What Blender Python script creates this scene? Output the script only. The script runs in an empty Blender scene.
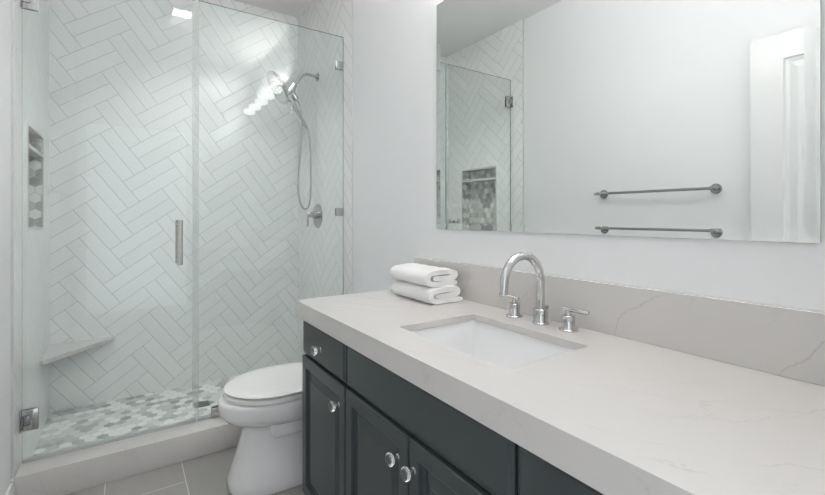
import bpy, bmesh, math, random
from mathutils import Vector, Matrix
C = bpy.context.scene.collection
PI = math.pi
random.seed(7)

# ------------------------------------------------------------------ camera, world, exposure
F_PX, CY, YAW, H = 426.45, 217.18, 0.5919, 1.1741
cam_d = bpy.data.cameras.new('camera')
cam_d.sensor_fit = 'HORIZONTAL'
cam_d.sensor_width = 36.0
cam_d.lens = F_PX * 36.0 / 825.0
cam_d.shift_y = -(247.5 - CY) / 825.0
cam_d.clip_start = 0.02
cam = bpy.data.objects.new('camera', cam_d)
C.objects.link(cam)
cam.location = (0, 0, H)
cam.rotation_euler = (PI / 2, 0, -YAW)
bpy.context.scene.camera = cam

world = bpy.data.worlds.new('daylight')
bpy.context.scene.world = world
world.use_nodes = True
bg = world.node_tree.nodes['Background']
bg.inputs['Color'].default_value = (0.90, 0.95, 1.0, 1)
bg.inputs['Strength'].default_value = 1.4

LAMP_E = 9.0          # emission of the frosted shades of the vanity light
CEIL_E = 11.0         # emission of the square downlight over the floor
UPLIGHT_W = 20.0      # light the vanity fixture throws at the ceiling
SHOWER_FILL_W = 3.6       # beam of the fill light added to brighten the shower
SHOWER_FILL_E = 8.0       # emission of the added square lens above the shower
vs = bpy.context.scene.view_settings
vs.view_transform = 'Standard'
vs.look = 'None'
vs.gamma = 1.0
vs.use_curve_mapping = False
vs.exposure = 0.06
cy = bpy.context.scene.cycles
cy.max_bounces = 14
cy.diffuse_bounces = 6
cy.glossy_bounces = 6
cy.transparent_max_bounces = 24
cy.transmission_bounces = 8
cy.sample_clamp_indirect = 20.0

# ------------------------------------------------------------------ measured layout (metres)
XC = 0.5483          # worktop front edge
XB = 1.1024          # backsplash face
XW = 1.1232          # painted wall on the mirror side
XT = 1.1225          # shower tile face on that side
XL = -0.3735         # shower tile face, left
XLW = -0.3825        # painted wall, left
YC = 1.6312          # worktop end by the toilet
YK = 2.3145          # curb front
YG = 2.4409          # shower glass
YS = 3.2843          # tiled back wall
YF = 0.0            # wall with the doorway
ZC = 0.8517          # worktop top
ZCEIL = 2.7413
ZSF = 0.02           # shower floor

# ------------------------------------------------------------------ node helpers
class NT:
    def __init__(s, name):
        s.mat = bpy.data.materials.new(name)
        s.mat.use_nodes = True
        s.t = s.mat.node_tree
        s.t.nodes.clear()
        s.out = s.t.nodes.new('ShaderNodeOutputMaterial')
    def n(s, typ, **kw):
        nd = s.t.nodes.new('ShaderNode' + typ)
        for k, v in kw.items():
            setattr(nd, k, v)
        return nd
    def put(s, sock, v):
        if isinstance(v, bpy.types.NodeSocket):
            s.t.links.new(v, sock)
        elif v is not None:
            sock.default_value = v
    def m(s, op, a, b=None, c=None, clamp=False):
        nd = s.n('Math', operation=op)
        nd.use_clamp = clamp
        for i, v in enumerate((a, b, c)):
            s.put(nd.inputs[i], v)
        return nd.outputs[0]
    def pos(s):
        g = s.n('NewGeometry')
        x = s.n('SeparateXYZ')
        s.t.links.new(g.outputs['Position'], x.inputs[0])
        return g.outputs['Position'], x.outputs[0], x.outputs[1], x.outputs[2]
    def xyz(s, x, y, z):
        c = s.n('CombineXYZ')
        s.put(c.inputs[0], x); s.put(c.inputs[1], y); s.put(c.inputs[2], z)
        return c.outputs[0]
    def noise(s, vec, scale, detail=3, rough=0.5, dist=0.0):
        nd = s.n('TexNoise')
        s.put(nd.inputs['Vector'], vec)
        nd.inputs['Scale'].default_value = scale
        nd.inputs['Detail'].default_value = detail
        nd.inputs['Roughness'].default_value = rough
        nd.inputs['Distortion'].default_value = dist
        return nd.outputs[0]
    def step(s, v, a, b):                       # smooth 0..1 between a and b
        nd = s.n('MapRange')
        nd.interpolation_type = 'SMOOTHSTEP'
        s.put(nd.inputs[0], v); s.put(nd.inputs[1], a); s.put(nd.inputs[2], b)
        return nd.outputs[0]
    def mix(s, f, a, b):
        nd = s.n('Mix', data_type='RGBA')
        s.put(nd.inputs[0], f)
        for sock, v in ((nd.inputs[6], a), (nd.inputs[7], b)):
            if isinstance(v, (tuple, list)) and len(v) == 3:
                v = (*v, 1)
            s.put(sock, v)
        return nd.outputs[2]
    def bump(s, h, strength=0.3, dist=0.002):
        nd = s.n('Bump')
        s.put(nd.inputs['Height'], h)
        nd.inputs['Strength'].default_value = strength
        nd.inputs['Distance'].default_value = dist
        return nd.outputs[0]
    def pbr(s, col=None, rough=0.5, metal=0.0, normal=None, **kw):
        p = s.n('BsdfPrincipled')
        if isinstance(col, (tuple, list)) and len(col) == 3:
            col = (*col, 1)
        s.put(p.inputs['Base Color'], col)
        s.put(p.inputs['Roughness'], rough)
        p.inputs['Metallic'].default_value = metal
        if normal is not None:
            s.put(p.inputs['Normal'], normal)
        for k, v in kw.items():
            s.put(p.inputs[k.replace('_', ' ')], v)
        s.t.links.new(p.outputs[0], s.out.inputs[0])
        return s.mat

def paint(name, col, rough=0.55, spec=0.4, grain=0.25):
    k = NT(name)
    p, x, y, z = k.pos()
    h = k.noise(p, 260, 2)
    return k.pbr(col, rough, normal=k.bump(h, grain, 0.0006), Specular_IOR_Level=spec)

def quartz(name, base, vein, amount=0.46, rough=0.22):
    k = NT(name)
    p, x, y, z = k.pos()
    q = k.xyz(k.m('MULTIPLY', x, 1.2), k.m('MULTIPLY', y, 0.8), k.m('MULTIPLY', z, 1.2))
    def veins(cx_, cy_, cz_, warp, wscale, width, off, det):
        w_ = k.m('MULTIPLY', k.m('SUBTRACT', k.noise(q, wscale, det, 0.55), 0.5), warp)
        t_ = k.m('ADD', k.m('ADD', k.m('MULTIPLY', x, cx_), k.m('MULTIPLY', y, cy_)), k.m('ADD', k.m('MULTIPLY', z, cz_), k.m('ADD', w_, off)))
        d_ = k.m('ABSOLUTE', k.m('SUBTRACT', k.m('SUBTRACT', t_, k.m('FLOOR', t_)), 0.5))
        return k.m('SUBTRACT', 1.0, k.step(d_, 0.0, width))
    l1 = k.m('MULTIPLY', veins(4.3, 2.9, 3.6, 1.5, 2.2, 0.011, 0.75, 6), k.step(k.noise(p, 3.1, 2), 0.38, 0.62))
    l2 = k.m('MULTIPLY', veins(3.4, 4.0, -3.0, 2.6, 2.9, 0.016, 0.1, 7), k.m('MULTIPLY', k.step(k.noise(p, 4.2, 3), 0.46, 0.66), 0.7))
    l3 = k.m('MULTIPLY', veins(6.0, 5.0, 5.0, 3.2, 4.0, 0.07, 0.6, 7), k.m('MULTIPLY', k.step(k.noise(p, 2.2, 2), 0.42, 0.65), 0.38))
    f = k.m('MULTIPLY', k.m('MAXIMUM', k.m('MAXIMUM', l1, l2), l3), amount)
    cloud = k.step(k.noise(q, 3.2, 4), 0.25, 0.8)
    c0 = k.mix(k.m('MULTIPLY', cloud, 0.35), base, tuple(c * 0.91 for c in base))
    return k.pbr(k.mix(f, c0, vein), rough, Specular_IOR_Level=0.5)

def herringbone(name, axis, th_deg, w, offp, offq, col=(0.86, 0.865, 0.855), flip=1.0):
    """glossy 1:4 tiles laid in pairs as a herringbone; axis is the wall's horizontal world axis"""
    k = NT(name)
    p, x, y, z = k.pos()
    hcoord = k.m('MULTIPLY', x if axis == 'x' else y, flip)
    th = math.radians(th_deg)
    c, s = math.cos(th) / w, math.sin(th) / w
    P = k.m('SUBTRACT', k.m('ADD', k.m('MULTIPLY', hcoord, c), k.m('MULTIPLY', z, s)), offp)
    Q = k.m('SUBTRACT', k.m('SUBTRACT', k.m('MULTIPLY', z, c), k.m('MULTIPLY', hcoord, s)), offq)
    P = k.m('MULTIPLY', k.m('SUBTRACT', P, 1.0), 0.5)
    Q = k.m('MULTIPLY', k.m('SUBTRACT', Q, 11.0), 0.5)
    fx, fy = k.m('FLOOR', P), k.m('FLOOR', Q)
    d = k.m('FLOORED_MODULO', k.m('SUBTRACT', fx, fy), 4.0)
    isV = k.m('GREATER_THAN', d, 1.5)
    rx, ry = k.m('SUBTRACT', P, fx), k.m('SUBTRACT', Q, fy)
    aH = k.m('ADD', rx, d)
    aV = k.m('ADD', ry, k.m('SUBTRACT', 3.0, d))
    def sel(h, v):
        return k.m('ADD', k.m('MULTIPLY', h, k.m('SUBTRACT', 1.0, isV)), k.m('MULTIPLY', v, isV))
    a = sel(aH, aV)                                   # 0..2 along the tile
    b = k.m('MULTIPLY', sel(ry, rx), 2.0)             # 0..2 across the pair
    bf = k.m('FLOOR', b)
    bb = k.m('SUBTRACT', b, bf)
    da = k.m('MULTIPLY', k.m('MINIMUM', a, k.m('SUBTRACT', 2.0, a)), 2 * w)
    db = k.m('MULTIPLY', k.m('MINIMUM', bb, k.m('SUBTRACT', 1.0, bb)), w)
    dist = k.m('MINIMUM', da, db)
    tile = k.step(dist, 0.0004, 0.0012)
    edge = k.step(dist, 0.0003, 0.005)
    wn = k.n('TexWhiteNoise', noise_dimensions='3D')
    idx = k.m('SUBTRACT', fx, k.m('MULTIPLY', sel(d, 0.0), 1.0))
    idy = k.m('SUBTRACT', fy, k.m('MULTIPLY', sel(0.0, k.m('SUBTRACT', 3.0, d)), 1.0))
    k.put(wn.inputs['Vector'], k.xyz(idx, idy, k.m('ADD', bf, k.m('MULTIPLY', isV, 5.0))))
    rnd = wn.outputs['Value']
    c1 = k.mix(rnd, tuple(v * 0.975 for v in col), tuple(min(1, v * 1.02) for v in col))
    colr = k.mix(tile, (0.25, 0.25, 0.24), c1)
    wav = k.noise(p, 9.0, 2)
    tilt = k.m('MULTIPLY', k.m('MULTIPLY', k.m('SUBTRACT', rnd, 0.5), a), 0.22)
    h = k.m('ADD', k.m('ADD', edge, k.m('MULTIPLY', wav, 0.5)), tilt)
    rough = k.m('ADD', k.m('MULTIPLY', k.m('SUBTRACT', 1.0, tile), 0.6), 0.11)
    return k.pbr(colr, rough, normal=k.bump(h, 0.35, 0.002), Specular_IOR_Level=0.5)

def hexmosaic(name, u_axis, v_axis, size=0.0508, cuts=(0.34, 0.56, 0.76, 0.90)):
    k = NT(name)
    p, x, y, z = k.pos()
    ax = {'x': x, 'y': y, 'z': z}
    R3 = math.sqrt(3)
    U = k.m('ADD', k.m('DIVIDE', ax[u_axis], size), 200.0)
    V = k.m('ADD', k.m('DIVIDE', ax[v_axis], size), 200.0)
    def cell(u, v):
        return (k.m('SUBTRACT', k.m('FLOORED_MODULO', u, 1.0), 0.5), k.m('SUBTRACT', k.m('FLOORED_MODULO', v, R3), R3 / 2))
    a1, a2 = cell(U, V)
    b1, b2 = cell(k.m('SUBTRACT', U, 0.5), k.m('SUBTRACT', V, R3 / 2))
    la = k.m('ADD', k.m('MULTIPLY', a1, a1), k.m('MULTIPLY', a2, a2))
    lb = k.m('ADD', k.m('MULTIPLY', b1, b1), k.m('MULTIPLY', b2, b2))
    pick = k.m('LESS_THAN', lb, la)
    def sel(a, b):
        return k.m('ADD', k.m('MULTIPLY', a, k.m('SUBTRACT', 1.0, pick)), k.m('MULTIPLY', b, pick))
    g1, g2 = sel(a1, b1), sel(a2, b2)
    i1 = k.m('ROUND', k.m('MULTIPLY', k.m('SUBTRACT', U, g1), 2.0))
    i2 = k.m('ROUND', k.m('DIVIDE', k.m('SUBTRACT', V, g2), R3 / 2))
    x1, x2 = k.m('ABSOLUTE', g1), k.m('ABSOLUTE', g2)
    e = k.m('MAXIMUM', x1, k.m('ADD', k.m('MULTIPLY', x1, 0.5), k.m('MULTIPLY', x2, R3 / 2)))
    tile = k.m('SUBTRACT', 1.0, k.step(e, 0.460, 0.480))
    wn = k.n('TexWhiteNoise', noise_dimensions='2D')
    k.put(wn.inputs['Vector'], k.xyz(i1, i2, 0.0))
    ramp = k.n('ValToRGB')
    ramp.color_ramp.interpolation = 'CONSTANT'
    els = ramp.color_ramp.elements
    els[0].position, els[0].color = 0.0, (0.84, 0.84, 0.81, 1)
    els[1].position, els[1].color = cuts[0], (0.68, 0.68, 0.66, 1)
    for ps, cc in ((cuts[1], (0.53, 0.54, 0.52)), (cuts[2], (0.41, 0.42, 0.405)), (cuts[3], (0.29, 0.305, 0.295))):
        e2 = els.new(ps); e2.color = (*cc, 1)
    k.put(ramp.inputs[0], wn.outputs['Value'])
    vein = k.step(k.noise(p, 34, 5, 0.6, 1.2), 0.35, 0.7)
    c1 = k.mix(k.m('MULTIPLY', vein, 0.28), ramp.outputs[0], (0.80, 0.80, 0.77))
    colr = k.mix(tile, (0.56, 0.56, 0.54), c1)
    return k.pbr(colr, 0.33, normal=k.bump(tile, 0.4, 0.0012), Specular_IOR_Level=0.45)

def floor_tiles(name):
    k = NT(name)
    p, x, y, z = k.pos()
    W, L = 0.297, 0.60
    cx = k.m('DIVIDE', k.m('ADD', x, 0.075), W)
    col = k.m('FLOOR', cx)
    fx = k.m('SUBTRACT', cx, col)
    cyv = k.m('DIVIDE', k.m('SUBTRACT', k.m('SUBTRACT', y, 2.135), k.m('MULTIPLY', k.m('FLOORED_MODULO', col, 2.0), L / 2)), L)
    fy = k.m('SUBTRACT', cyv, k.m('FLOOR', cyv))
    dx = k.m('MULTIPLY', k.m('MINIMUM', fx, k.m('SUBTRACT', 1.0, fx)), W)
    dy = k.m('MULTIPLY', k.m('MINIMUM', fy, k.m('SUBTRACT', 1.0, fy)), L)
    tile = k.step(k.m('MINIMUM', dx, dy), 0.0012, 0.0024)
    streak = k.noise(k.xyz(k.m('MULTIPLY', x, 9.0), k.m('MULTIPLY', y, 1.4), 0.0), 3.0, 4)
    c1 = k.mix(streak, (0.345, 0.332, 0.317), (0.415, 0.40, 0.382))
    colr = k.mix(tile, (0.72, 0.71, 0.69), c1)
    return k.pbr(colr, 0.42, normal=k.bump(tile, 0.35, 0.001), Specular_IOR_Level=0.4)

def shower_glass_mat(name):
    """clear slab: straight transmission with a faint green tint plus an angle dependent mirror reflection"""
    k = NT(name)
    g = k.n('NewGeometry')
    dot = k.n('VectorMath', operation='DOT_PRODUCT')
    k.put(dot.inputs[0], g.outputs['Incoming']); k.put(dot.inputs[1], g.outputs['Normal'])
    cs = k.m('ABSOLUTE', dot.outputs['Value'])
    fr = k.m('ADD', k.m('MULTIPLY', k.m('POWER', k.m('SUBTRACT', 1.0, cs), 5.0), 0.96), 0.04)
    tr = k.n('BsdfTransparent'); tr.inputs[0].default_value = (0.964, 0.988, 0.985, 1)
    gl = k.n('BsdfGlossy'); gl.inputs['Roughness'].default_value = 0.0
    mx = k.n('MixShader')
    k.put(mx.inputs[0], fr); k.put(mx.inputs[1], tr.outputs[0]); k.put(mx.inputs[2], gl.outputs[0])
    k.t.links.new(mx.outputs[0], k.out.inputs[0])
    return k.mat

def glow(name, col, e):
    k = NT(name)
    em = k.n('Emission')
    em.inputs[0].default_value = (*col, 1); em.inputs[1].default_value = e
    k.t.links.new(em.outputs[0], k.out.inputs[0])
    return k.mat

def metal(name, col, rough, scale=40.0):
    k = NT(name)
    p, x, y, z = k.pos()
    r = k.m('ADD', k.m('MULTIPLY', k.noise(p, scale, 2), 0.05), rough)
    return k.pbr(col, r, metal=1.0)

def towel_cloth(name):
    k = NT(name)
    p, x, y, z = k.pos()
    h = k.m('ADD', k.noise(p, 420, 3), k.m('MULTIPLY', k.noise(p, 90, 3), 0.8))
    return k.pbr((0.90, 0.89, 0.88), 0.95, normal=k.bump(h, 0.7, 0.0025), Specular_IOR_Level=0.1,
                 Sheen_Weight=0.25)

M = {}
M['wall'] = paint('wall_paint', (0.825, 0.83, 0.838))
M['ceiling'] = paint('ceiling_paint', (0.85, 0.845, 0.835), 0.7)
M['trimpaint'] = paint('white_gloss_paint', (0.76, 0.76, 0.76), 0.25, 0.5, 0.05)
M['quartz'] = quartz('quartz_stone', (0.652, 0.628, 0.608), (0.40, 0.385, 0.37))
M['tile_back'] = herringbone('herringbone_back', 'x', 36.0, 0.077, -0.486, -0.179)
M['tile_left'] = herringbone('herringbone_left', 'y', 42.0, 0.077, 0.3, 0.4)
M['tile_right'] = herringbone('herringbone_right', 'y', 42.0, 0.077, 0.1, 0.7, flip=-1.0)
M['hex_floor'] = hexmosaic('hex_mosaic_floor', 'x', 'y')
M['hex_niche'] = hexmosaic('hex_mosaic_niche', 'y', 'z', cuts=(0.16, 0.42, 0.66, 0.86))
M['hex_side'] = hexmosaic('hex_mosaic_cheek', 'x', 'z')
M['floor'] = floor_tiles('grey_floor_tile')
M['cab'] = paint('dark_green_grey_lacquer', (0.053, 0.065, 0.068), 0.34, 0.5, 0.05)
M['inside'] = paint('dark_inside', (0.012, 0.014, 0.015), 0.7, 0.2, 0.05)
M['porcelain'] = paint('white_porcelain', (0.86, 0.86, 0.86), 0.08, 0.5, 0.0)
M['plastic'] = paint('white_seat_plastic', (0.84, 0.83, 0.82), 0.2, 0.5, 0.0)
M['chrome'] = metal('polished_chrome', (0.63, 0.63, 0.63), 0.05)
M['nickel'] = metal('brushed_nickel', (0.60, 0.585, 0.56), 0.20)
M['steel'] = metal('dark_steel', (0.34, 0.34, 0.335), 0.22)
M['glass'] = shower_glass_mat('clear_shower_glass')
k = NT('glass_edge'); M['glassedge'] = k.pbr((0.26, 0.38, 0.35), 0.08, Specular_IOR_Level=0.6)
k = NT('crystal'); M['crystal'] = k.pbr((0.97, 0.98, 0.98), 0.02, Transmission_Weight=1.0, IOR=1.5)
k = NT('mirror_silver'); M['mirror'] = k.pbr((0.83, 0.852, 0.838), 0.0, metal=1.0)
k = NT('mirror_edge'); M['mirroredge'] = k.pbr((0.42, 0.47, 0.46), 0.2)
M['towel'] = towel_cloth('white_terry')
M['edging'] = paint('pale_grey_edging', (0.62, 0.62, 0.61), 0.4)
M['chrome_soft'] = metal('satin_chrome', (0.50, 0.50, 0.495), 0.11)
M['bar'] = metal('darkened_nickel', (0.46, 0.47, 0.465), 0.16)
M['lamp'] = glow('lamp_glow', (1.0, 0.988, 0.974), LAMP_E)
M['ceil_lamp'] = glow('downlight_glow', (1.0, 0.988, 0.974), CEIL_E)
M['shower_fill'] = glow('shower_fill_glow', (1.0, 0.985, 0.965), SHOWER_FILL_E)  # added fill for the dim shower, stands out of view
k = NT('dark_rubber'); M['dark'] = k.pbr((0.02, 0.02, 0.02), 0.5)
M['grille'] = metal('grey_drain_steel', (0.30, 0.31, 0.31), 0.3)

# ------------------------------------------------------------------ mesh helpers
def box(bm, x0, x1, y0, y1, z0, z1, bevel=0.0, seg=2, mi=0):
    v = [bm.verts.new(p) for p in ((x0, y0, z0), (x1, y0, z0), (x1, y1, z0), (x0, y1, z0),
                                   (x0, y0, z1), (x1, y0, z1), (x1, y1, z1), (x0, y1, z1))]
    fs = [bm.faces.new([v[i] for i in q]) for q in ((3, 2, 1, 0), (4, 5, 6, 7), (0, 1, 5, 4), (1, 2, 6, 5), (2, 3, 7, 6), (3, 0, 4, 7))]
    for f in fs:
        f.material_index = mi
    if bevel > 0:
        es = list({e for f in fs for e in f.edges})
        bmesh.ops.bevel(bm, geom=es, offset=bevel, segments=seg, affect='EDGES', profile=0.5)
    return fs

def ring_loft(bm, rings, cap0=True, cap1=True, closed=True, mi=0):
    vr = [[bm.verts.new(p) for p in r] for r in rings]
    n = len(vr[0])
    for a, b in zip(vr, vr[1:]):
        for i in range(n if closed else n - 1):
            j = (i + 1) % n
            f = bm.faces.new((a[i], a[j], b[j], b[i])); f.material_index = mi
    if cap0:
        f = bm.faces.new(vr[0][::-1]); f.material_index = mi
    if cap1:
        f = bm.faces.new(vr[-1]); f.material_index = mi
    return vr

def basis(d):
    d = Vector(d).normalized()
    u = d.orthogonal().normalized()
    return d, u, d.cross(u)

def lathe(bm, o, d, prof, n=32, cap0=True, cap1=True):
    """prof: (distance along d, radius)"""
    d, u, v = basis(d)
    o = Vector(o)
    rings = []
    for t, r in prof:
        r = max(r, 1e-5)
        rings.append([o + d * t + (u * math.cos(2 * PI * i / n) + v * math.sin(2 * PI * i / n)) * r for i in range(n)])
    ring_loft(bm, rings, cap0, cap1)

def tube(bm, pts, rad, n=16):
    pts = [Vector(p) for p in pts]
    if not isinstance(rad, (list, tuple)):
        rad = [rad] * len(pts)
    rings = []
    t = (pts[1] - pts[0]).normalized()
    u = t.orthogonal().normalized()
    for i, p in enumerate(pts):
        if i == 0: nt = pts[1] - pts[0]
        elif i == len(pts) - 1: nt = pts[-1] - pts[-2]
        else: nt = (pts[i + 1] - pts[i]).normalized() + (pts[i] - pts[i - 1]).normalized()
        nt.normalize()
        u = (u - nt * u.dot(nt)).normalized()
        w = nt.cross(u)
        rings.append([p + (u * math.cos(2 * PI * k / n) + w * math.sin(2 * PI * k / n)) * rad[i] for k in range(n)])
    ring_loft(bm, rings)

def spline(ctrl, n=10):
    P = [Vector(c) for c in ctrl]
    P = [P[0] * 2 - P[1]] + P + [P[-1] * 2 - P[-2]]
    out = []
    for i in range(1, len(P) - 2):
        a, b, c, d = P[i - 1:i + 3]
        for k in range(n):
            t = k / n
            out.append(0.5 * ((2 * b) + (c - a) * t + (2 * a - 5 * b + 4 * c - d) * t * t + (3 * b - a - 3 * c + d) * t ** 3))
    out.append(P[-2])
    return out

def rrect(x0, x1, y0, y1, r, z, seg=6):
    pts = []
    for cx, cyy, a0 in ((x1 - r, y1 - r, 0), (x0 + r, y1 - r, 90), (x0 + r, y0 + r, 180), (x1 - r, y0 + r, 270)):
        for k in range(seg + 1):
            a = math.radians(a0 + 90 * k / seg)
            pts.append(Vector((cx + r * math.cos(a), cyy + r * math.sin(a), z)))
    return pts

def finish(name, bm, mats, smooth=True, angle=32):
    bmesh.ops.recalc_face_normals(bm, faces=bm.faces)
    me = bpy.data.meshes.new(name)
    bm.to_mesh(me); bm.free()
    for mt in (mats if isinstance(mats, (list, tuple)) else [mats]):
        me.materials.append(mt)
    if smooth:
        me.shade_smooth()
        me.set_sharp_from_angle(angle=math.radians(angle))
    o = bpy.data.objects.new(name, me)
    C.objects.link(o)
    return o

def wloc(o):
    v = Vector((0, 0, 0))
    while o is not None:
        v += o.location
        o = o.parent
    return v

def part(name, bm, mats, parent, smooth=True, angle=32, label=None):
    """mesh given in world coordinates, made a child of parent (no rotations in the scene)"""
    off = wloc(parent)
    bmesh.ops.translate(bm, verts=bm.verts, vec=-off)
    o = finish(name, bm, mats, smooth, angle)
    o.parent = parent
    if label: o['label'] = label
    return o

def thing(name, label, cat, loc, group=None, kind=None):
    o = bpy.data.objects.new(name, None)
    o.empty_display_size = 0.05
    C.objects.link(o)
    o.location = loc
    o['label'] = label; o['category'] = cat
    if group: o['group'] = group
    if kind: o['kind'] = kind
    return o

def single(name, bm, mats, label, cat, kind=None, smooth=True, angle=32):
    xs = [v.co.x for v in bm.verts]; ys = [v.co.y for v in bm.verts]; zs = [v.co.z for v in bm.verts]
    base = Vector(((min(xs) + max(xs)) / 2, (min(ys) + max(ys)) / 2, min(zs)))
    bmesh.ops.translate(bm, verts=bm.verts, vec=-base)
    o = finish(name, bm, mats, smooth, angle)
    o.location = base
    o['label'] = label; o['category'] = cat
    if kind: o['kind'] = kind
    return o

def lamp(name, loc, rot, sx, sy, watts, parent, spread=180, col=(1.0, 0.988, 0.974)):
    d = bpy.data.lights.new(name, 'AREA')
    d.shape = 'RECTANGLE'; d.size = sx; d.size_y = sy
    d.energy = watts; d.color = col; d.spread = math.radians(spread)
    o = bpy.data.objects.new(name, d)
    C.objects.link(o)
    o.location = Vector(loc) - wloc(parent); o.rotation_euler = rot; o.parent = parent
    return o

def B():
    return bmesh.new()

# ------------------------------------------------------------------ the room
YB = -1.6
bm = B(); box(bm, -1.6, 1.9, YB, YK + 0.02, -0.06, 0.0)
single('floor', bm, M['floor'], 'grey rectangular floor tiles with light grout in front of the shower curb', 'floor', 'structure', False)
bm = B(); box(bm, XL - 0.02, XT + 0.008, YK + 0.02, YS + 0.02, -0.06, ZSF)
shower_floor = single('floor_shower', bm, M['hex_floor'], 'hexagon marble mosaic shower floor in white and grey', 'floor', 'structure', False)
bm = B(); box(bm, XLW - 0.12, XW + 0.12, YF - 0.11, YS + 0.12, ZCEIL, ZCEIL + 0.08)
single('ceiling', bm, M['ceiling'], 'plain pale ceiling above the shower glass', 'ceiling', 'structure', False)
bm = B(); box(bm, XW, XW + 0.12, YF - 0.11, YS + 0.12, 0, ZCEIL)
single('wall_right', bm, M['wall'], 'white painted wall behind the mirror and vanity', 'wall', 'structure', False)
bm = B(); box(bm, XLW - 0.12, XLW, YF - 0.11, YK, 0, ZCEIL)
single('wall_left', bm, M['wall'], 'white painted wall at left edge carrying the towel bar', 'wall', 'structure', False)
bm = B(); box(bm, XLW - 0.12, XW, YS, YS + 0.12, 0, ZCEIL)
single('wall_back', bm, M['tile_back'], 'white herringbone tiled wall at the back of the shower', 'wall', 'structure', False)
# wall with the doorway the photographer stands in
bm = B()
box(bm, XLW, -0.30, YF - 0.11, YF, 0, ZCEIL)
box(bm, 0.52, XW, YF - 0.11, YF, 0, ZCEIL)
box(bm, -0.30, 0.52, YF - 0.11, YF, 2.05, ZCEIL)
single('wall_front', bm, M['wall'], 'white wall with the open doorway facing the shower', 'wall', 'structure', False)
# tiled side walls of the shower; the left one has a niche
NY0, NY1, NZ0, NZ1 = 2.605, 3.055, 1.108, 1.612
bm = B()
xa, xb = XL - 0.128, XL
box(bm, xa, xb, YK, NY0, 0, ZCEIL); box(bm, xa, xb, NY1, YS, 0, ZCEIL)
box(bm, xa, xb, NY0, NY1, 0, NZ0); box(bm, xa, xb, NY0, NY1, NZ1, ZCEIL)
wl = single('wall_shower_left', bm, M['tile_left'], 'white herringbone tiled side wall of the shower holding the niche', 'wall', 'structure', False)
bm = B(); box(bm, xa, XL - 0.09, NY0, NY1, NZ0, NZ1)
part('niche_back', bm, M['hex_niche'], wl, False, label='grey and white hexagon mosaic inside the niche')
for y0, y1 in ((NY0, NY0 + 0.010), (NY1 - 0.010, NY1)):
    bm = B(); box(bm, XL - 0.09, XL - 0.003, y0, y1, NZ0, NZ1)
    part('niche_side', bm, M['hex_side'], wl, False, label='hexagon mosaic cheek of the niche')
bm = B()
t = 0.012
box(bm, XL - 0.089, XL + 0.002, NY0 + 0.0101, NY1 - 0.0101, NZ0, NZ0 + t, 0.001); box(bm, XL - 0.089, XL + 0.002, NY0 + 0.0101, NY1 - 0.0101, NZ1 - t, NZ1, 0.001)
box(bm, XL - 0.003, XL + 0.002, NY0 + 0.001, NY0 + 0.010, NZ0, NZ1); box(bm, XL - 0.003, XL + 0.002, NY1 - 0.010, NY1 - 0.001, NZ0, NZ1)
part('niche_frame', bm, M['quartz'], wl)
bm = B(); box(bm, XL - 0.09, XL + 0.002, NY0 + t, NY1 - t, 1.497, 1.515, 0.002)
part('niche_shelf', bm, M['quartz'], wl)
bm = B(); box(bm, XT, XW, YK, YS, ZSF, ZCEIL)
single('wall_shower_right', bm, M['tile_right'], 'white herringbone tiled wall carrying the shower head and valve', 'wall', 'structure', False)
# slim metal edge strips where tile meets paint
for nm, x0, x1, lb in (('trim_1', XLW, XL + 0.0015, 'slim grey tile edge strip on the left wall'), ('trim_2', XT - 0.0015, XW, 'slim grey tile edge strip on the right wall')):
    bm = B(); box(bm, x0, x1, YK - 0.003, YK, 0.1275, ZCEIL - 0.001)
    single(nm, bm, M['edging'], lb, 'trim', 'structure', False)
# baseboards
bm = B()
prof = [(0, 0), (0.014, 0), (0.014, 0.085), (0.011, 0.095), (0.006, 0.108), (0, 0.112)]
ring_loft(bm, [[Vector((XLW + a, yy, b)) for a, b in prof] for yy in (0.10, YK - 0.004)])
single('baseboard_left', bm, M['trimpaint'], 'white baseboard along the left wall', 'baseboard', 'structure')
bm = B()
ring_loft(bm, [[Vector((XW - a, yy, b)) for a, b in prof] for yy in (1.645, YK - 0.004)])
single('baseboard_right', bm, M['trimpaint'], 'white baseboard behind the toilet', 'baseboard', 'structure')
# shower curb
bm = B()
box(bm, XL + 0.001, XT - 0.001, YK, 2.478, 0.0, 0.1267, 0.003)
single('shower_curb', bm, M['quartz'], 'low pale veined quartz curb across the shower entrance', 'curb', 'structure')

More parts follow.
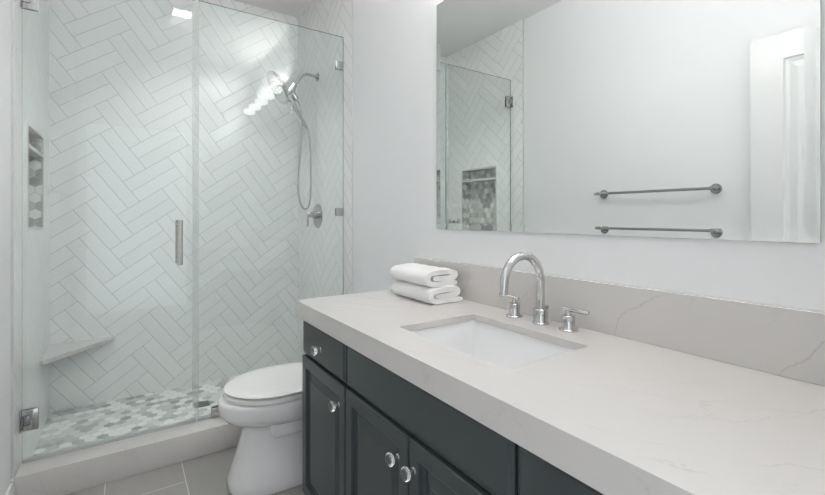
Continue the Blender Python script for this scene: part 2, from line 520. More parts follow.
# open door leaf standing along the left wall, seen in the mirror
bm = B()
DX0, DX1, DY0, DY1, DZ0, DZ1 = -0.341, -0.306, 0.045, 0.81, 0.012, 2.034
def panelled(bm, y0, y1, z0, z1, x, panels, prof, sgn):
    """flat face at x with sunk panels: grid of cells, panel cells replaced by stepped rings. sgn: direction the face looks in x"""
    ys = sorted({y0, y1, *[p[0] for p in panels], *[p[1] for p in panels]})
    zs = sorted({z0, z1, *[p[2] for p in panels], *[p[3] for p in panels]})
    V = {}
    def vv(y, z, xx):
        kk = (round(y, 5), round(z, 5), round(xx, 5))
        if kk not in V: V[kk] = bm.verts.new((xx, y, z))
        return V[kk]
    for i in range(len(ys) - 1):
        for j in range(len(zs) - 1):
            a, b, c, d = ys[i], ys[i + 1], zs[j], zs[j + 1]
            if any(p[0] <= a and b <= p[1] and p[2] <= c and d <= p[3] for p in panels):
                rings = [[vv(a, c, x), vv(b, c, x), vv(b, d, x), vv(a, d, x)]]
                for ins, dep in prof:
                    xx = x - sgn * dep
                    rings.append([vv(a + ins, c + ins, xx), vv(b - ins, c + ins, xx), vv(b - ins, d - ins, xx), vv(a + ins, d - ins, xx)])
                for r1, r2 in zip(rings, rings[1:]):
                    for q in range(4):
                        bm.faces.new((r1[q], r1[(q + 1) % 4], r2[(q + 1) % 4], r2[q]))
                bm.faces.new(rings[-1])
            else:
                bm.faces.new((vv(a, c, x), vv(b, c, x), vv(b, d, x), vv(a, d, x)))
    return V
pan = [(DY0 + 0.125, DY1 - 0.125, 1.02, 1.915), (DY0 + 0.125, DY1 - 0.125, 0.25, 0.86)]
pr = [(0.006, 0.010), (0.022, 0.012), (0.05, 0.005)]
panelled(bm, DY0, DY1, DZ0, DZ1, DX1, pan, pr, 1)
panelled(bm, DY0, DY1, DZ0, DZ1, DX0, pan, pr, -1)
for a, b in (((DY0, DZ0), (DY1, DZ0)), ((DY1, DZ0), (DY1, DZ1)), ((DY1, DZ1), (DY0, DZ1)), ((DY0, DZ1), (DY0, DZ0))):
    bm.faces.new([bm.verts.new(p) for p in ((DX0, *a), (DX0, *b), (DX1, *b), (DX1, *a))])
bmesh.ops.remove_doubles(bm, verts=bm.verts, dist=1e-5)
door = single('door_1', bm, M['trimpaint'], 'white panelled door standing open against the left wall', 'door', 'structure', False)
bm = B()
lathe(bm, (DX1, 0.75, 0.95), (1, 0, 0), [(0, 0.03), (0.006, 0.03), (0.008, 0.011), (0.03, 0.011), (0.034, 0.02), (0.045, 0.027), (0.056, 0.024), (0.062, 0.012)])
part('knob', bm, M['nickel'], door)

# ------------------------------------------------------------------ shower enclosure
GT = 0.010
ZG0, ZG1 = 0.1285, 2.2918
def pane(bm, x0, x1, z0, z1):
    fs = box(bm, x0, x1, YG - GT / 2, YG + GT / 2, z0, z1)
    for f in fs:
        f.material_index = 1
    fs[2].material_index = 0; fs[4].material_index = 0
XD1, XP0 = 0.2985, 0.3035
sd = thing('shower_door', 'clear frameless glass shower door hinged at the left wall', 'shower door', (-0.03, YG, ZG0))
bm = B(); pane(bm, XL + 0.006, XD1, ZG0 + 0.004, ZG1)
part('glass_pane', bm, [M['glass'], M['glassedge']], sd, False)
for zc in (0.305, 2.111):
    bm = B()
    for s in (-1, 1):
        y0 = YG + s * (GT / 2 + 0.0003); y1 = YG + s * (GT / 2 + 0.006)
        box(bm, XL + 0.006, XL + 0.060, min(y0, y1), max(y0, y1), zc - 0.045, zc + 0.045, 0.0015)
    box(bm, XL + 0.0005, XL + 0.0045, YG - 0.024, YG + 0.024, zc - 0.045, zc + 0.045, 0.0012)
    hg = part('hinge', bm, M['chrome_soft'], sd)
    bm = B()
    box(bm, XL + 0.005, XL + 0.034, YG - 0.0175, YG - 0.0112, zc - 0.021, zc + 0.021, 0.0015)
    lathe(bm, (XL + 0.008, YG - 0.0175, zc - 0.02), (0, 0, 1), [(0, 0.005), (0.04, 0.005)], 16)
    part('hinge_knuckle', bm, M['steel'], hg)
HX, HZ0, HZ1 = 0.2226, 0.938, 1.160
for s, nm in ((-1, 'handle'), (1, 'handle')):
    bm = B()
    yb = YG + s * 0.052
    tube(bm, [(HX, yb, HZ0), (HX, yb, HZ0 + 0.003), (HX, yb, HZ1 - 0.003), (HX, yb, HZ1)], [0.0105, 0.0125, 0.0125, 0.0105], 20)
    for zz in (HZ0 + 0.02, HZ1 - 0.02):
        lathe(bm, (HX, YG + s * (GT / 2 + 0.0003), zz), (0, s, 0), [(0, 0.0125), (0.003, 0.0125), (0.004, 0.008), (0.046, 0.008)], 20)
    part(nm, bm, M['nickel'], sd)

gp = thing('glass_panel', 'fixed clear glass shower panel between door and right wall', 'glass panel', (0.71, YG, ZG0))
bm = B(); pane(bm, XP0, XT - 0.001, ZG0, ZG1)
part('glass_pane', bm, [M['glass'], M['glassedge']], gp, False)
for zc in (1.206, 2.111):
    bm = B()
    for s in (-1, 1):
        y0 = YG + s * (GT / 2 + 0.0003); y1 = YG + s * (GT / 2 + 0.006)
        box(bm, XT - 0.052, XT - 0.001, min(y0, y1), max(y0, y1), zc - 0.025, zc + 0.025, 0.0015)
    part('clip', bm, M['chrome_soft'], gp)
bm = B()
for s in (-1, 1):
    y0 = YG + s * (GT / 2 + (0.0105 if s < 0 else 0.0003)); y1 = YG + s * (GT / 2 + 0.014)
    box(bm, 0.372, 0.422, min(y0, y1), max(y0, y1), ZG0, ZG0 + 0.05, 0.0015)
part('clip', bm, M['chrome_soft'], gp)

k = NT('milky_seal')
dfs = k.n('BsdfDiffuse'); dfs.inputs[0].default_value = (0.72, 0.74, 0.73, 1)
trs = k.n('BsdfTransparent'); trs.inputs[0].default_value = (0.95, 0.965, 0.96, 1)
mxs = k.n('MixShader'); mxs.inputs[0].default_value = 0.24
k.put(mxs.inputs[1], trs.outputs[0]); k.put(mxs.inputs[2], dfs.outputs[0])
k.t.links.new(mxs.outputs[0], k.out.inputs[0])
M['seal'] = k.mat
ys0, ys1 = YG - GT / 2 - 0.0035, YG - GT / 2 - 0.0003
bm = B(); box(bm, 0.2815, XD1 + 0.004, ys0, ys1, ZG0 + 0.03, ZG1 - 0.002)
part('edge_seal', bm, M['seal'], sd, False, label='milky plastic strip')
bm = B(); box(bm, XL + 0.008, XD1 - 0.002, YG - GT / 2 - 0.010, ys1, 0.1275, 0.1485)
part('bottom_seal', bm, M['seal'], sd, False, label='milky plastic strip')
bm = B(); box(bm, XP0 - 0.0004, XP0 + 0.0085, ys0, ys1, ZG0 + 0.03, ZG1 - 0.002)
part('edge_seal', bm, M['seal'], gp, False, label='milky plastic strip')
bm = B(); box(bm, XP0 + 0.002, XT - 0.004, YG - GT / 2 - 0.010, ys1, 0.1275, 0.1485)
part('bottom_seal', bm, M['seal'], gp, False, label='milky plastic strip')

# corner seat
bm = B()
def tri(z, g=0.0):
    return [Vector((XL + 0.001, YS - 0.001, z)), Vector((XL + 0.001, 2.945 + g, z)), Vector((XL + 0.012, 2.939 + g, z)),
            Vector((-0.060 - g, YS - 0.012, z)), Vector((-0.062 - g, YS - 0.001, z))]
ring_loft(bm, [tri(0.398, 0.002), tri(0.400), tri(0.421), tri(0.423, 0.002)])
single('corner_seat', bm, M['quartz'], 'triangular pale quartz seat in the left back corner of the shower', 'shower seat', smooth=False)

# floor drain
DXC, DYC = 0.388, 2.905
dr = thing('floor_drain', 'small square dark metal drain set in the mosaic shower floor', 'drain', (DXC, DYC, ZSF))
bm = B()
s0, s1 = 0.042, 0.035
ring_loft(bm, [rrect(DXC - s, DXC + s, DYC - s, DYC + s, 0.004, ZSF + z, 3) for s, z in ((s0, 0.0002), (s0, 0.003), (s1, 0.003), (s1, 0.0012))], False, True)
part('frame', bm, M['grille'], dr)
bm = B()
for i in range(7):
    xx = DXC - 0.030 + i * 0.010
    box(bm, xx - 0.003, xx + 0.003, DYC - 0.034, DYC + 0.034, ZSF + 0.0013, ZSF + 0.003)
part('grate', bm, M['grille'], dr)

# shower head on its arm
YSH = 2.866
sh = thing('overhead_shower', 'chrome round shower on a bent wall arm with hand wand and hose', 'shower', (XT, YSH, 2.160))
bm = B()
lathe(bm, (XT - 0.0003, YSH, 2.160), (-1, 0, 0), [(0, 0.030), (0.004, 0.030), (0.010, 0.022), (0.016, 0.013)], 28)
part('flange', bm, M['chrome_soft'], sh)
bm = B()
tube(bm, spline([(XT - 0.005, YSH, 2.160), (1.055, YSH, 2.166), (1.02, YSH, 2.156), (0.985, YSH, 2.118), (0.952, YSH, 2.072)], 8), 0.0105, 16)
part('arm', bm, M['chrome_soft'], sh)
bm = B()
lathe(bm, (0.958, YSH, 2.080), (-0.45, 0, -0.89), [(0, 0.013), (0.004, 0.019), (0.03, 0.019), (0.034, 0.024), (0.062, 0.024), (0.068, 0.014)], 24)
lathe(bm, (0.944, YSH, 2.030), (-1, 0, -0.25), [(0, 0.02), (0.02, 0.021), (0.045, 0.017), (0.05, 0.01)], 20)
lathe(bm, (0.935, YSH, 2.030), (0.55, 0, -0.84), [(0, 0.018), (0.04, 0.018), (0.052, 0.022), (0.066, 0.020)], 20)
part('diverter', bm, M['chrome_soft'], sh)
nd = Vector((-0.85, 0.0, -0.53)).normalized()
hc = Vector((0.838, YSH, 2.035))
bm = B()
lathe(bm, hc - nd * 0.055, nd, [(0, 0.014), (0.018, 0.018), (0.026, 0.050), (0.034, 0.098), (0.040, 0.113), (0.050, 0.116), (0.056, 0.113)], 48)
hd = part('spray_head', bm, M['chrome_soft'], sh)
bm = B()
lathe(bm, hc + nd * 0.0012, nd, [(0, 0.104), (0.0022, 0.104), (0.003, 0.102)], 48)
d_, u_, v_ = basis(nd)
for rr, cnt in ((0.025, 8), (0.05, 14), (0.075, 20), (0.095, 26)):
    for i in range(cnt):
        a = 2 * PI * i / cnt
        lathe(bm, hc + nd * 0.004 + (u_ * math.cos(a) + v_ * math.sin(a)) * rr, nd, [(0, 0.0028), (0.003, 0.002)], 8)
part('spray_face', bm, M['nickel'], hd, label='grey nozzle plate')
bm = B()
w0, w1 = Vector((0.915, YSH - 0.012, 1.985)), Vector((1.044, YSH - 0.012, 1.782))
pts = [w0.lerp(w1, i / 10) for i in range(11)]
tube(bm, pts, [0.012, 0.019, 0.020, 0.017, 0.0145, 0.0135, 0.013, 0.013, 0.013, 0.012, 0.008], 18)
part('hand_wand', bm, M['chrome_soft'], sh)
bm = B()
hose = spline([(0.962, YSH + 0.01, 1.985), (0.992, YSH + 0.012, 1.955), (1.008, YSH + 0.012, 1.88), (1.008, YSH + 0.012, 1.72), (0.992, YSH + 0.01, 1.52), (0.985, YSH + 0.005, 1.36),
               (1.000, YSH, 1.265), (1.032, YSH - 0.005, 1.230), (1.060, YSH - 0.01, 1.275), (1.068, YSH - 0.012, 1.40), (1.066, YSH - 0.012, 1.56), (1.058, YSH - 0.012, 1.70), (1.043, YSH - 0.012, 1.785)], 12)
tube(bm, hose, 0.0068, 12)
part('hose', bm, M['chrome_soft'], sh)

# shower valve
vv_ = thing('shower_valve', 'round chrome shower valve with lever below the hose loop', 'shower valve', (XT, 2.862, 1.182))
bm = B()
lathe(bm, (XT - 0.0003, 2.862, 1.182), (-1, 0, 0), [(0, 0.086), (0.003, 0.086), (0.007, 0.082), (0.010, 0.06), (0.011, 0.02)], 48)
part('escutcheon', bm, M['chrome_soft'], vv_)
bm = B()
lathe(bm, (XT - 0.0105, 2.862, 1.190), (-1, 0, 0), [(0, 0.026), (0.028, 0.026), (0.030, 0.020), (0.050, 0.020), (0.053, 0.018)], 28)
part('hub', bm, M['chrome_soft'], vv_)
bm = B()
tube(bm, [(XT - 0.050, 2.862, 1.190), (XT - 0.072, 2.862, 1.190)], 0.010, 16)
tube(bm, [(XT - 0.074, 2.862, 1.205), (XT - 0.074, 2.862, 1.20), (XT - 0.074, 2.862, 1.112), (XT - 0.074, 2.862, 1.108)], [0.006, 0.009, 0.007, 0.005], 16)
part('lever', bm, M['chrome_soft'], vv_)

# ------------------------------------------------------------------ vanity
VY0, VY1 = 0.115, 1.616
XFACE = 0.586          # carcass front plane; door fronts stand proud of it
FX = 0.568
ZV0, ZV1 = 0.10, 0.7895
van = thing('vanity_cabinet', 'dark green-grey bathroom vanity with raised panel doors and glass knobs', 'vanity', (0.84, 0.86, 0))
bm = B()
box(bm, XFACE, XW - 0.001, VY1 - 0.018, VY1, 0.0, ZV1, 0.0015)
box(bm, XFACE, XW - 0.001, VY0, VY0 + 0.018, 0.0, ZV1, 0.0015)
box(bm, XFACE + 0.02, XW - 0.001, VY0 + 0.018, VY1 - 0.018, ZV0, ZV0 + 0.018)
box(bm, XW - 0.014, XW - 0.001, VY0 + 0.018, VY1 - 0.018, ZV0 + 0.018, ZV1)
box(bm, XFACE + 0.06, XFACE + 0.075, VY0 + 0.018, VY1 - 0.018, 0.0, ZV0)
for yy in (0.5245, 1.2225):
    box(bm, XFACE + 0.02, XW - 0.016, yy - 0.009, yy + 0.009, ZV0 + 0.018, 0.64)
part('carcass', bm, M['cab'], van, False)
bm = B()
box(bm, XFACE, XFACE + 0.018, VY0 + 0.018, VY1 - 0.018, 0.118, ZV1)
part('face_frame', bm, M['inside'], van, False)

def ringfront(y0, y1, z0, z1, prof):
    """closed front board built from nested rectangles; prof = (inset, distance proud of the carcass face)"""
    bm = B()
    rings = []
    for ins, pr_ in prof:
        x = XFACE - 0.0003 - pr_
        rings.append([Vector((x, y0 + ins, z0 + ins)), Vector((x, y1 - ins, z0 + ins)), Vector((x, y1 - ins, z1 - ins)), Vector((x, y0 + ins, z1 - ins))])
    ring_loft(bm, rings)
    return bm
DRAW = [(0, 0), (0, 0.011), (0.0025, 0.0125), (0.006, 0.0125), (0.010, 0.0155), (0.013, 0.0175)]
DOOR = [(0, 0), (0, 0.015), (0.0025, 0.0175), (0.006, 0.018), (0.038, 0.018), (0.041, 0.0165), (0.043, 0.006), (0.053, 0.002), (0.056, 0.0025), (0.078, 0.0125), (0.080, 0.0145), (0.083, 0.0145)]
def knob(y, z, par):
    bm = B()
    lathe(bm, (FX - 0.0002, y, z), (-1, 0, 0), [(0, 0.0085), (0.002, 0.0085), (0.004, 0.005), (0.011, 0.0045), (0.013, 0.0058), (0.0145, 0.0058)], 20)
    kb = part('knob', bm, M['chrome'], par)
    bm = B()
    lathe(bm, (FX - 0.0148, y, z), (-1, 0, 0), [(0, 0.0055), (0.002, 0.0105), (0.006, 0.0155), (0.010, 0.0168), (0.014, 0.0158), (0.0172, 0.0125), (0.0182, 0.009)], 28)
    part('crystal_ball', bm, M['crystal'], kb, True, 40, label='clear faceted glass knob')
ZD0, ZD1 = 0.6505, 0.7845
ZR0, ZR1 = 0.112, 0.6405
for y0, y1, nm, kn in ((1.2265, 1.6125, 'drawer', 1.420), (0.5285, 1.2185, 'false_front', None), (0.119, 0.5205, 'drawer', 0.32)):
    o = part(nm, ringfront(y0, y1, ZD0, ZD1, DRAW), M['cab'], van, False)
    if kn: knob(kn, 0.709, o)
for y0, y1, kn in ((1.2265, 1.6125, 1.266), (0.8675, 1.2185, 0.908), (0.5285, 0.8605, 0.836), (0.119, 0.5205, 0.16)):
    o = part('door', ringfront(y0, y1, ZR0, ZR1, DOOR), M['cab'], van, False)
    knob(kn, 0.5735, o)

# worktop with the sink cut-out
SX0, SX1, SY0, SY1 = 0.667, 0.961, 0.638, 1.0655
CY0 = 0.085
ZU = ZC - 0.020
bm = B()
XR = XW - 0.0008
outer = [(XC, CY0), (XR, CY0), (XR, YC), (XC, YC)]
hole = [(p.x, p.y) for p in rrect(SX0, SX1, SY0, SY1, 0.008, 0, 5)]
def loop(bm, pts, z):
    vs_ = [bm.verts.new((p[0], p[1], z)) for p in pts]
    return vs_, [bm.edges.new((vs_[i], vs_[(i + 1) % len(vs_)])) for i in range(len(vs_))]
tops = []
for z in (ZC, ZU):
    vo, eo = loop(bm, outer, z); vh, eh = loop(bm, hole, z)
    bmesh.ops.triangle_fill(bm, edges=eo + eh, use_beauty=True)
    tops.append((vo, vh))
for a, b in zip(tops[0], tops[1]):
    for i in range(len(a)):
        j = (i + 1) % len(a)
        bm.faces.new((a[i], a[j], b[j], b[i]))
ZA = ZC - 0.061
box(bm, XC, XC + 0.02, CY0, YC, ZA, ZU); box(bm, XC + 0.02, XR, YC - 0.02, YC, ZA, ZU); box(bm, XC + 0.02, XR, CY0, CY0 + 0.02, ZA, ZU)
wt = single('worktop', bm, M['quartz'], 'long pale veined quartz worktop with sink cut-out on the vanity', 'worktop', smooth=False)
bm = B()
box(bm, XB, XW - 0.0008, CY0, YC - 0.002, ZC + 0.0003, 0.9905, 0.0012)
single('backsplash', bm, M['quartz'], 'low pale quartz backsplash strip along the wall behind the faucet', 'backsplash', smooth=False)

# sink
snk = thing('sink', 'white rectangular undermount basin in the worktop below the faucet', 'sink', ((SX0 + SX1) / 2, (SY0 + SY1) / 2, 0.69))
bm = B()
rings = []
for ins, z, r in ((-0.030, ZU - 0.0005, 0.03), (-0.005, ZU - 0.0005, 0.016), (-0.003, ZU - 0.003, 0.016), (0.002, ZU - 0.05, 0.018), (0.008, ZU - 0.110, 0.020), (0.011, ZU - 0.120, 0.020),
                  (0.019, ZU - 0.127, 0.020), (0.035, ZU - 0.130, 0.020), (0.115, ZU - 0.134, 0.02)):
    rings.append(rrect(SX0 + ins, SX1 - ins, SY0 + ins, SY1 - ins, r, z, 8))
ring_loft(bm, rings, False, True)
back = []
for ins, z, r in ((-0.030, ZU - 0.0005, 0.03), (-0.030, ZU - 0.012, 0.03), (-0.016, ZU - 0.014, 0.03), (-0.008, ZU - 0.11, 0.034), (0.02, ZU - 0.139, 0.034), (0.115, ZU - 0.145, 0.02)):
    back.append(rrect(SX0 + ins, SX1 - ins, SY0 + ins, SY1 - ins, r, z, 8))
ring_loft(bm, back, False, True)
bmesh.ops.remove_doubles(bm, verts=bm.verts, dist=1e-5)
part('basin', bm, M['porcelain'], snk, angle=50)
bm = B()
cxs, cys = (SX0 + SX1) / 2, (SY0 + SY1) / 2
lathe(bm, (cxs, cys, ZU - 0.1338), (0, 0, 1), [(0, 0.022), (0.002, 0.022), (0.003, 0.018), (0.001, 0.015), (0.004, 0.013), (0.005, 0.004)], 28)
part('drain', bm, M['chrome'], snk)

# faucet
FXX, FYY = 1.0433, 0.856
fa = thing('faucet', 'chrome gooseneck faucet with two lever handles behind the sink', 'faucet', (FXX, FYY, ZC))
def flangeprof(r, rb, h):
    return [(0.0003, r), (0.0045, r), (0.006, r - 0.0015), (0.0062, rb + 0.0006), (0.0075, rb), (h - 0.0015, rb), (h, rb - 0.0015)]
bm = B()
lathe(bm, (FXX, FYY, ZC), (0, 0, 1), flangeprof(0.0255, 0.0215, 0.046), 36)
pb = part('spout_base', bm, M['chrome'], fa)
bm = B()
R = 0.078
zc_ = 0.983
pts = [(FXX, FYY, ZC + 0.044), (FXX, FYY, 0.93), (FXX, FYY, zc_)]
for i in range(1, 25):
    a = PI * i / 24
    pts.append((FXX - R + R * math.cos(a), FYY, zc_ + R * math.sin(a)))
pts += [(FXX - 2 * R - 0.001, FYY, zc_ - 0.012), (FXX - 2 * R - 0.002, FYY, 0.9585)]
rad = [0.0125] * len(pts)
tube(bm, pts, rad, 24)
ex, ez = FXX - 2 * R - 0.002, 0.9585
lathe(bm, (ex, FYY, ez + 0.0005), (0, 0, -1), [(0, 0.0132), (0.004, 0.0132), (0.0045, 0.010)], 24)
part('spout', bm, M['chrome'], fa)
bm = B()
lathe(bm, (FXX + 0.028, FYY, ZC + 0.0003), (0, 0, 1), [(0, 0.0035), (0.043, 0.0035), (0.0435, 0.006), (0.050, 0.006), (0.052, 0.004)], 16)
part('lift_rod', bm, M['steel'], fa)
for yh, s in ((0.964, 1), (0.760, -1)):
    bm = B()
    xh = 1.046
    lathe(bm, (xh, yh, ZC), (0, 0, 1), flangeprof(0.0265, 0.0185, 0.044), 36)
    hb = part('handle', bm, M['chrome'], fa)
    bm = B()
    lathe(bm, (xh, yh, ZC + 0.0442), (0, 0, 1), [(0, 0.008), (0.014, 0.008)], 20)
    tube(bm, [(xh, yh - s * 0.018, ZC + 0.0605), (xh, yh - s * 0.016, ZC + 0.0605), (xh, yh + s * 0.062, ZC + 0.0605), (xh, yh + s * 0.064, ZC + 0.0605)], [0.005, 0.0066, 0.0066, 0.005], 18)
    part('lever', bm, M['chrome'], hb)

# towels: a ribbon folded on itself, swept along y
def towel(name, z0, y0, y1, x0, x1, lab, th=0.0198, tail=0.0, seed=1):
    rnd = random.Random(seed)
    h = th / 2
    zt = [z0 + h, z0 + h + th * 1.02, z0 + h + th * 2.04]
    r2 = (zt[2] - zt[0]) / 2
    path = []
    # free end bottom right, to the left fold, over the top, round the right fold, inside flap to the left
    n = 9
    for i in range(n): path.append((x1 + tail - (x1 + tail - (x0 + r2 + h)) * i / (n - 1), zt[0]))
    for i in range(1, 9):
        a = -PI / 2 - PI * i / 9
        path.append((x0 + r2 + h + (r2 + 0.004) * math.cos(a) - 0.0, (zt[0] + zt[2]) / 2 + r2 * math.sin(a)))
    xr = x1 - th * 0.53 - h
    for i in range(n): path.append((x0 + r2 + h + (xr - x0 - r2 - h) * i / (n - 1), zt[2] + 0.0035 * math.sin(PI * i / (n - 1))))
    rs = (zt[2] - zt[1]) / 2
    for i in range(1, 6):
        a = PI / 2 - PI * i / 6
        path.append((xr + (rs + 0.004) * math.cos(a), (zt[1] + zt[2]) / 2 + rs * math.sin(a)))
    for i in range(n): path.append((xr - (xr - x0 - 0.026) * i / (n - 1), zt[1]))
    # ribbon outline in (x,z)
    P = [Vector((a, 0, b)) for a, b in path]
    L, Rr = [], []
    for i, p in enumerate(P):
        tdir = (P[min(i + 1, len(P) - 1)] - P[max(i - 1, 0)]).normalized()
        nn = Vector((-tdir.z, 0, tdir.x))
        hh = h * 0.985
        if i in (0, len(P) - 1): hh *= 0.55
        L.append(p + nn * hh); Rr.append(p - nn * hh)
    loop_ = L + Rr[::-1]
    bm = B()
    cen = Vector((sum(p.x for p in loop_) / len(loop_), 0, z0 + 1.5 * th))
    rings = []
    ny = 18
    for k_ in range(ny + 1):
        f = k_ / ny
        y = y0 + (y1 - y0) * f
        e = min(f, 1 - f) * (y1 - y0)
        sc = 1.0 - 0.030 * max(0.0, 1 - e / 0.012) ** 2
        ring = []
        for i, p in enumerate(loop_):
            wob = 0.0012 * math.sin(f * 9 + p.x * 40 + seed) + 0.0009 * math.sin(f * 23 + seed * 2 + p.z * 90)
            yy = y + (0.003 * math.sin(p.x * 55 + seed) if k_ in (0, ny) else 0)
            zz = cen.z + (p.z - cen.z) * sc + wob * (0.2 if p.z < z0 + th else 1.0)
            ring.append(Vector((cen.x + (p.x - cen.x) * (1 - (1 - sc) * 0.35) + wob, yy, max(zz, z0 + 0.0004))))
        rings.append(ring)
    vr = [[bm.verts.new(p) for p in r] for r in rings]
    m_ = len(loop_)
    for a, b in zip(vr, vr[1:]):
        for i in range(m_):
            j = (i + 1) % m_
            bm.faces.new((a[i], a[j], b[j], b[i]))
    nl = len(L)
    for r in (vr[0], vr[-1]):            # end caps as a strip across the ribbon
        for i in range(nl - 1):
            bm.faces.new((r[i], r[i + 1], r[m_ - 2 - i], r[m_ - 1 - i]))
    return single(name, bm, M['towel'], lab, 'towel', angle=60)
towel('folded_towel', ZC + 0.0005, 1.250, 1.512, 0.916, 1.056, 'folded white towel lying on the worktop under another towel', tail=0.012, seed=3)
towel('folded_towel', ZC + 0.0632, 1.262, 1.516, 0.912, 1.056, 'folded white towel on top of the stack beside the backsplash', seed=8)

# ------------------------------------------------------------------ mirror with bevelled border
MY0, MY1, MZ0, MZ1 = 0.2446, 1.4723, 1.1237, 2.0898
bm = B()
bv, lift = 0.0245, 0.0019
xm = 1.1172
def mr(ins, x):
    return [Vector((x, MY0 + ins, MZ0 + ins)), Vector((x, MY1 - ins, MZ0 + ins)), Vector((x, MY1 - ins, MZ1 - ins)), Vector((x, MY0 + ins, MZ1 - ins))]
mirror = thing('mirror', 'large frameless wall mirror above the worktop', 'mirror', (XW, 0.858, MZ0))
vr = ring_loft(bm, [mr(0, XW - 0.0005), mr(0, xm - lift), mr(bv, xm)], True, True)
for f in bm.faces:
    f.material_index = 1 if abs(f.normal.x) < 0.5 and f.calc_area() < 0.02 and len({round(v.co.x, 5) for v in f.verts} & {round(XW - 0.0005, 5)}) else 0
bm.faces.ensure_lookup_table()
part('mirror_plate', bm, [M['mirror'], M['mirroredge']], mirror, False)

# vanity light above the mirror (seen reflected in the shower glass)
LZ = 2.27
vl = thing('vanity_light', 'chrome bar light with five frosted shades above the mirror', 'wall light', (XW, 0.858, LZ))
bm = B(); box(bm, XW - 0.022, XW - 0.0005, 0.36, 1.36, LZ - 0.03, LZ + 0.03, 0.004)
part('backplate', bm, M['chrome'], vl)
for i in range(5):
    yy = 0.858 + (i - 2) * 0.225
    bm = B()
    tube(bm, spline([(XW - 0.02, yy, LZ), (XW - 0.06, yy, LZ), (XW - 0.088, yy, LZ - 0.012), (XW - 0.092, yy, LZ - 0.045)], 6), 0.007, 12)
    lathe(bm, (XW - 0.092, yy, LZ - 0.035), (0, 0, -1), [(0, 0.012), (0.008, 0.024), (0.02, 0.026)], 24)
    ar = part('arm', bm, M['chrome'], vl)
    bm = B()
    lathe(bm, (XW - 0.092, yy, LZ - 0.056), (0, 0, 1), [(0, 0.026), (0.002, 0.050), (0.006, 0.054), (0.034, 0.054), (0.038, 0.050)], 28, True, True)
    part('shade', bm, M['lamp'], ar)

lamp('uplight', (XW - 0.05, 0.858, LZ + 0.045), (PI, 0, 0), 0.05, 1.0, UPLIGHT_W, vl)

# square recessed ceiling lights, one over the floor and an added, unseen one that brightens the shower
for lx, ly, lm, lab in ((0.36, 1.18, 'ceil_lamp', 'small square recessed ceiling light reflected in the shower door'), (0.36, 2.70, 'shower_fill', 'added unseen ceiling light that brightens the shower')):
    cl = thing('ceiling_light', lab, 'ceiling light', (lx, ly, ZCEIL - 0.008))
    bm = B()
    ring_loft(bm, [rrect(lx - s, lx + s, ly - s, ly + s, 0.006, ZCEIL - z, 3) for s, z in ((0.085, 0.0003), (0.085, 0.006), (0.068, 0.008), (0.066, 0.004))], False, True)
    part('trim_ring', bm, M['trimpaint'], cl)
    bm = B()
    ring_loft(bm, [rrect(lx - 0.065, lx + 0.065, ly - 0.065, ly + 0.065, 0.004, ZCEIL - z, 3) for z in (0.0045, 0.0065)])
    part('lens', bm, M[lm], cl)
    if lm == 'shower_fill':
        lamp('shower_fill_beam', (lx, ly, ZCEIL - 0.0085), (0, 0, 0), 0.12, 0.12, SHOWER_FILL_W, cl, 92)  # added beam that lifts the tiles and shower floor

# towel bar on the left wall (seen in the mirror)
tb = thing('towel_bar', 'slim chrome towel bar on the left wall seen in the mirror', 'towel bar', (XLW, 1.305, 1.324))
bm = B()
xb_ = XLW + 0.066
lathe(bm, (xb_, 0.955, 1.326), (0, 1, 0), [(0, 0.006), (0.002, 0.008), (0.698, 0.008), (0.70, 0.006)], 20)
part('bar', bm, M['bar'], tb)
for yy in (0.985, 1.628):
    bm = B()
    lathe(bm, (XLW + 0.0003, yy, 1.326), (1, 0, 0), [(0, 0.028), (0.006, 0.028), (0.009, 0.025), (0.010, 0.010), (0.058, 0.009), (0.070, 0.011), (0.075, 0.010)], 28)
    part('post', bm, M['bar'], tb)

# ------------------------------------------------------------------ toilet
TYC = 1.963
toi = thing('toilet', 'white toilet with closed lid between the vanity and the shower curb', 'toilet', (0.72, TYC, 0))
def egg(xf, xbk, hw, z, n=56, pf=2.15, pb_=3.2, wide=0.55):
    xm_ = xf + (xbk - xf) * wide
    pts = []
    for i in range(n):
        a = 2 * PI * i / n
        ca, sa = math.cos(a), math.sin(a)
        p_ = pf if ca > 0 else pb_
        ax = (xm_ - xf) if ca > 0 else (xbk - xm_)
        pts.append(Vector((xm_ - ax * math.copysign(abs(ca) ** (2 / p_), ca), TYC + hw * math.copysign(abs(sa) ** (2 / p_), sa), z)))
    return pts
bm = B()
S = [(0.000, 0.368, 1.02, 0.140, 2.6), (0.010, 0.362, 1.02, 0.145, 2.6), (0.045, 0.366, 1.02, 0.142, 2.6), (0.12, 0.392, 1.02, 0.127, 2.5), (0.19, 0.412, 1.02, 0.116, 2.4),
     (0.240, 0.424, 1.02, 0.113, 2.3), (0.268, 0.424, 1.02, 0.118, 2.25), (0.279, 0.410, 1.02, 0.130, 2.2), (0.291, 0.380, 1.02, 0.150, 2.15), (0.306, 0.352, 1.02, 0.168, 2.1), (0.324, 0.336, 1.02, 0.178, 2.1),
     (0.340, 0.328, 1.02, 0.183, 2.1), (0.375, 0.327, 1.02, 0.185, 2.1), (0.388, 0.329, 1.02, 0.184, 2.1), (0.3945, 0.336, 1.015, 0.180, 2.1)]
ring_loft(bm, [egg(xf, xb2, hw, z, 64, pf, 4.0, 0.42) for z, xf, xb2, hw, pf in S])
bowl = part('bowl', bm, M['porcelain'], toi, angle=70)
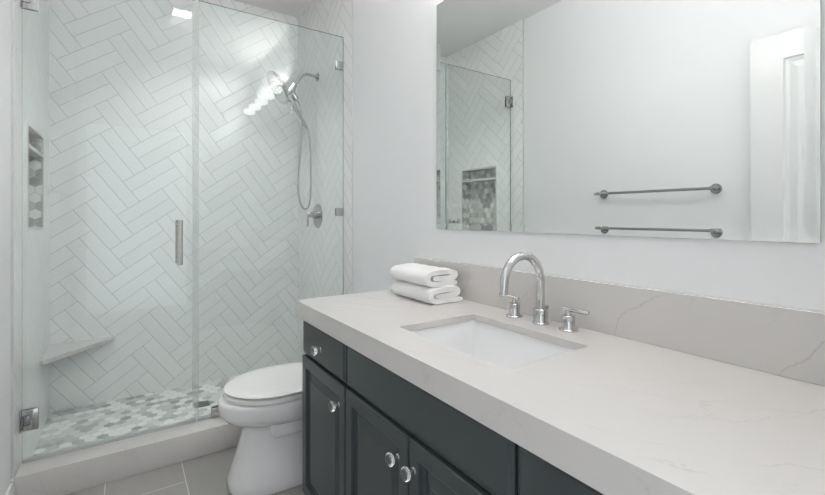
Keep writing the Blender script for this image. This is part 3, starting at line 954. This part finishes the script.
# raised side panel that covers the trapway
bm = B()
rings = []
for ins, dy in ((0.0, -0.02), (0.0, -0.004), (0.007, 0.004)):
    for_ = []
    x0, x1, z0, z1 = 0.510 + ins, 0.985 - ins, 0.232 + ins, 0.345
    for p in rrect(x0, x1, z0, z1, 0.028, 0, 6):
        for_.append(Vector((p.x, TYC - 0.135 - dy, p.y)))
    rings.append(for_)
ring_loft(bm, rings)
part('trapway_cover', bm, M['porcelain'], bowl, angle=50)
bm = B()
ring_loft(bm, [[Vector((p.x, 2 * TYC - p.y, p.z)) for p in r] for r in rings])
part('trapway_cover', bm, M['porcelain'], bowl, angle=50)
bm = B()
ring_loft(bm, [egg(xf, xb2, hw, z, 64, 2.1, 3.4, 0.5) for z, xf, xb2, hw in ((0.4005, 0.375, 0.80, 0.160), (0.4000, 0.352, 0.80, 0.181), (0.4020, 0.347, 0.803, 0.186), (0.4155, 0.346, 0.803, 0.186), (0.4175, 0.350, 0.80, 0.182))])
part('seat', bm, M['plastic'], toi, angle=50)
bm = B()
ring_loft(bm, [egg(xf, xb2, hw, z, 64, 2.1, 3.4, 0.5) for z, xf, xb2, hw in ((0.4230, 0.380, 0.806, 0.156), (0.4222, 0.354, 0.81, 0.183), (0.430, 0.350, 0.81, 0.188), (0.434, 0.355, 0.803, 0.184), (0.4375, 0.37, 0.785, 0.170), (0.440, 0.41, 0.75, 0.135), (0.441, 0.48, 0.68, 0.07))])
part('lid', bm, M['plastic'], toi, angle=60)
for s in (-1, 1):
    bm = B()
    lathe(bm, (0.825, TYC + s * 0.055, 0.3950), (0, 0, 1), [(0, 0.012), (0.0255, 0.012), (0.026, 0.008)], 20)
    part('seat_hinge', bm, M['plastic'], toi)
bm = B()
ring_loft(bm, [rrect(0.905 - e, 1.108, TYC - 0.195 - e, TYC + 0.195 + e, 0.03, z, 8) for z, e in ((0.3948, -0.02), (0.42, -0.012), (0.55, -0.004), (0.660, 0.0))])
part('tank', bm, M['porcelain'], toi, angle=50)
bm = B()
ring_loft(bm, [rrect(0.898 + e, 1.112 - e, TYC - 0.203 + e, TYC + 0.203 - e, 0.034 - e, z, 8) for z, e in ((0.6605, 0.004), (0.664, 0.0), (0.685, 0.0), (0.692, 0.006), (0.694, 0.02))])
tl = part('tank_lid', bm, M['porcelain'], toi, angle=50)
bm = B()
lathe(bm, (1.0, TYC, 0.6942), (0, 0, 1), [(0, 0.022), (0.004, 0.022), (0.006, 0.018)], 24)
part('flush_button', bm, M['chrome'], tl)
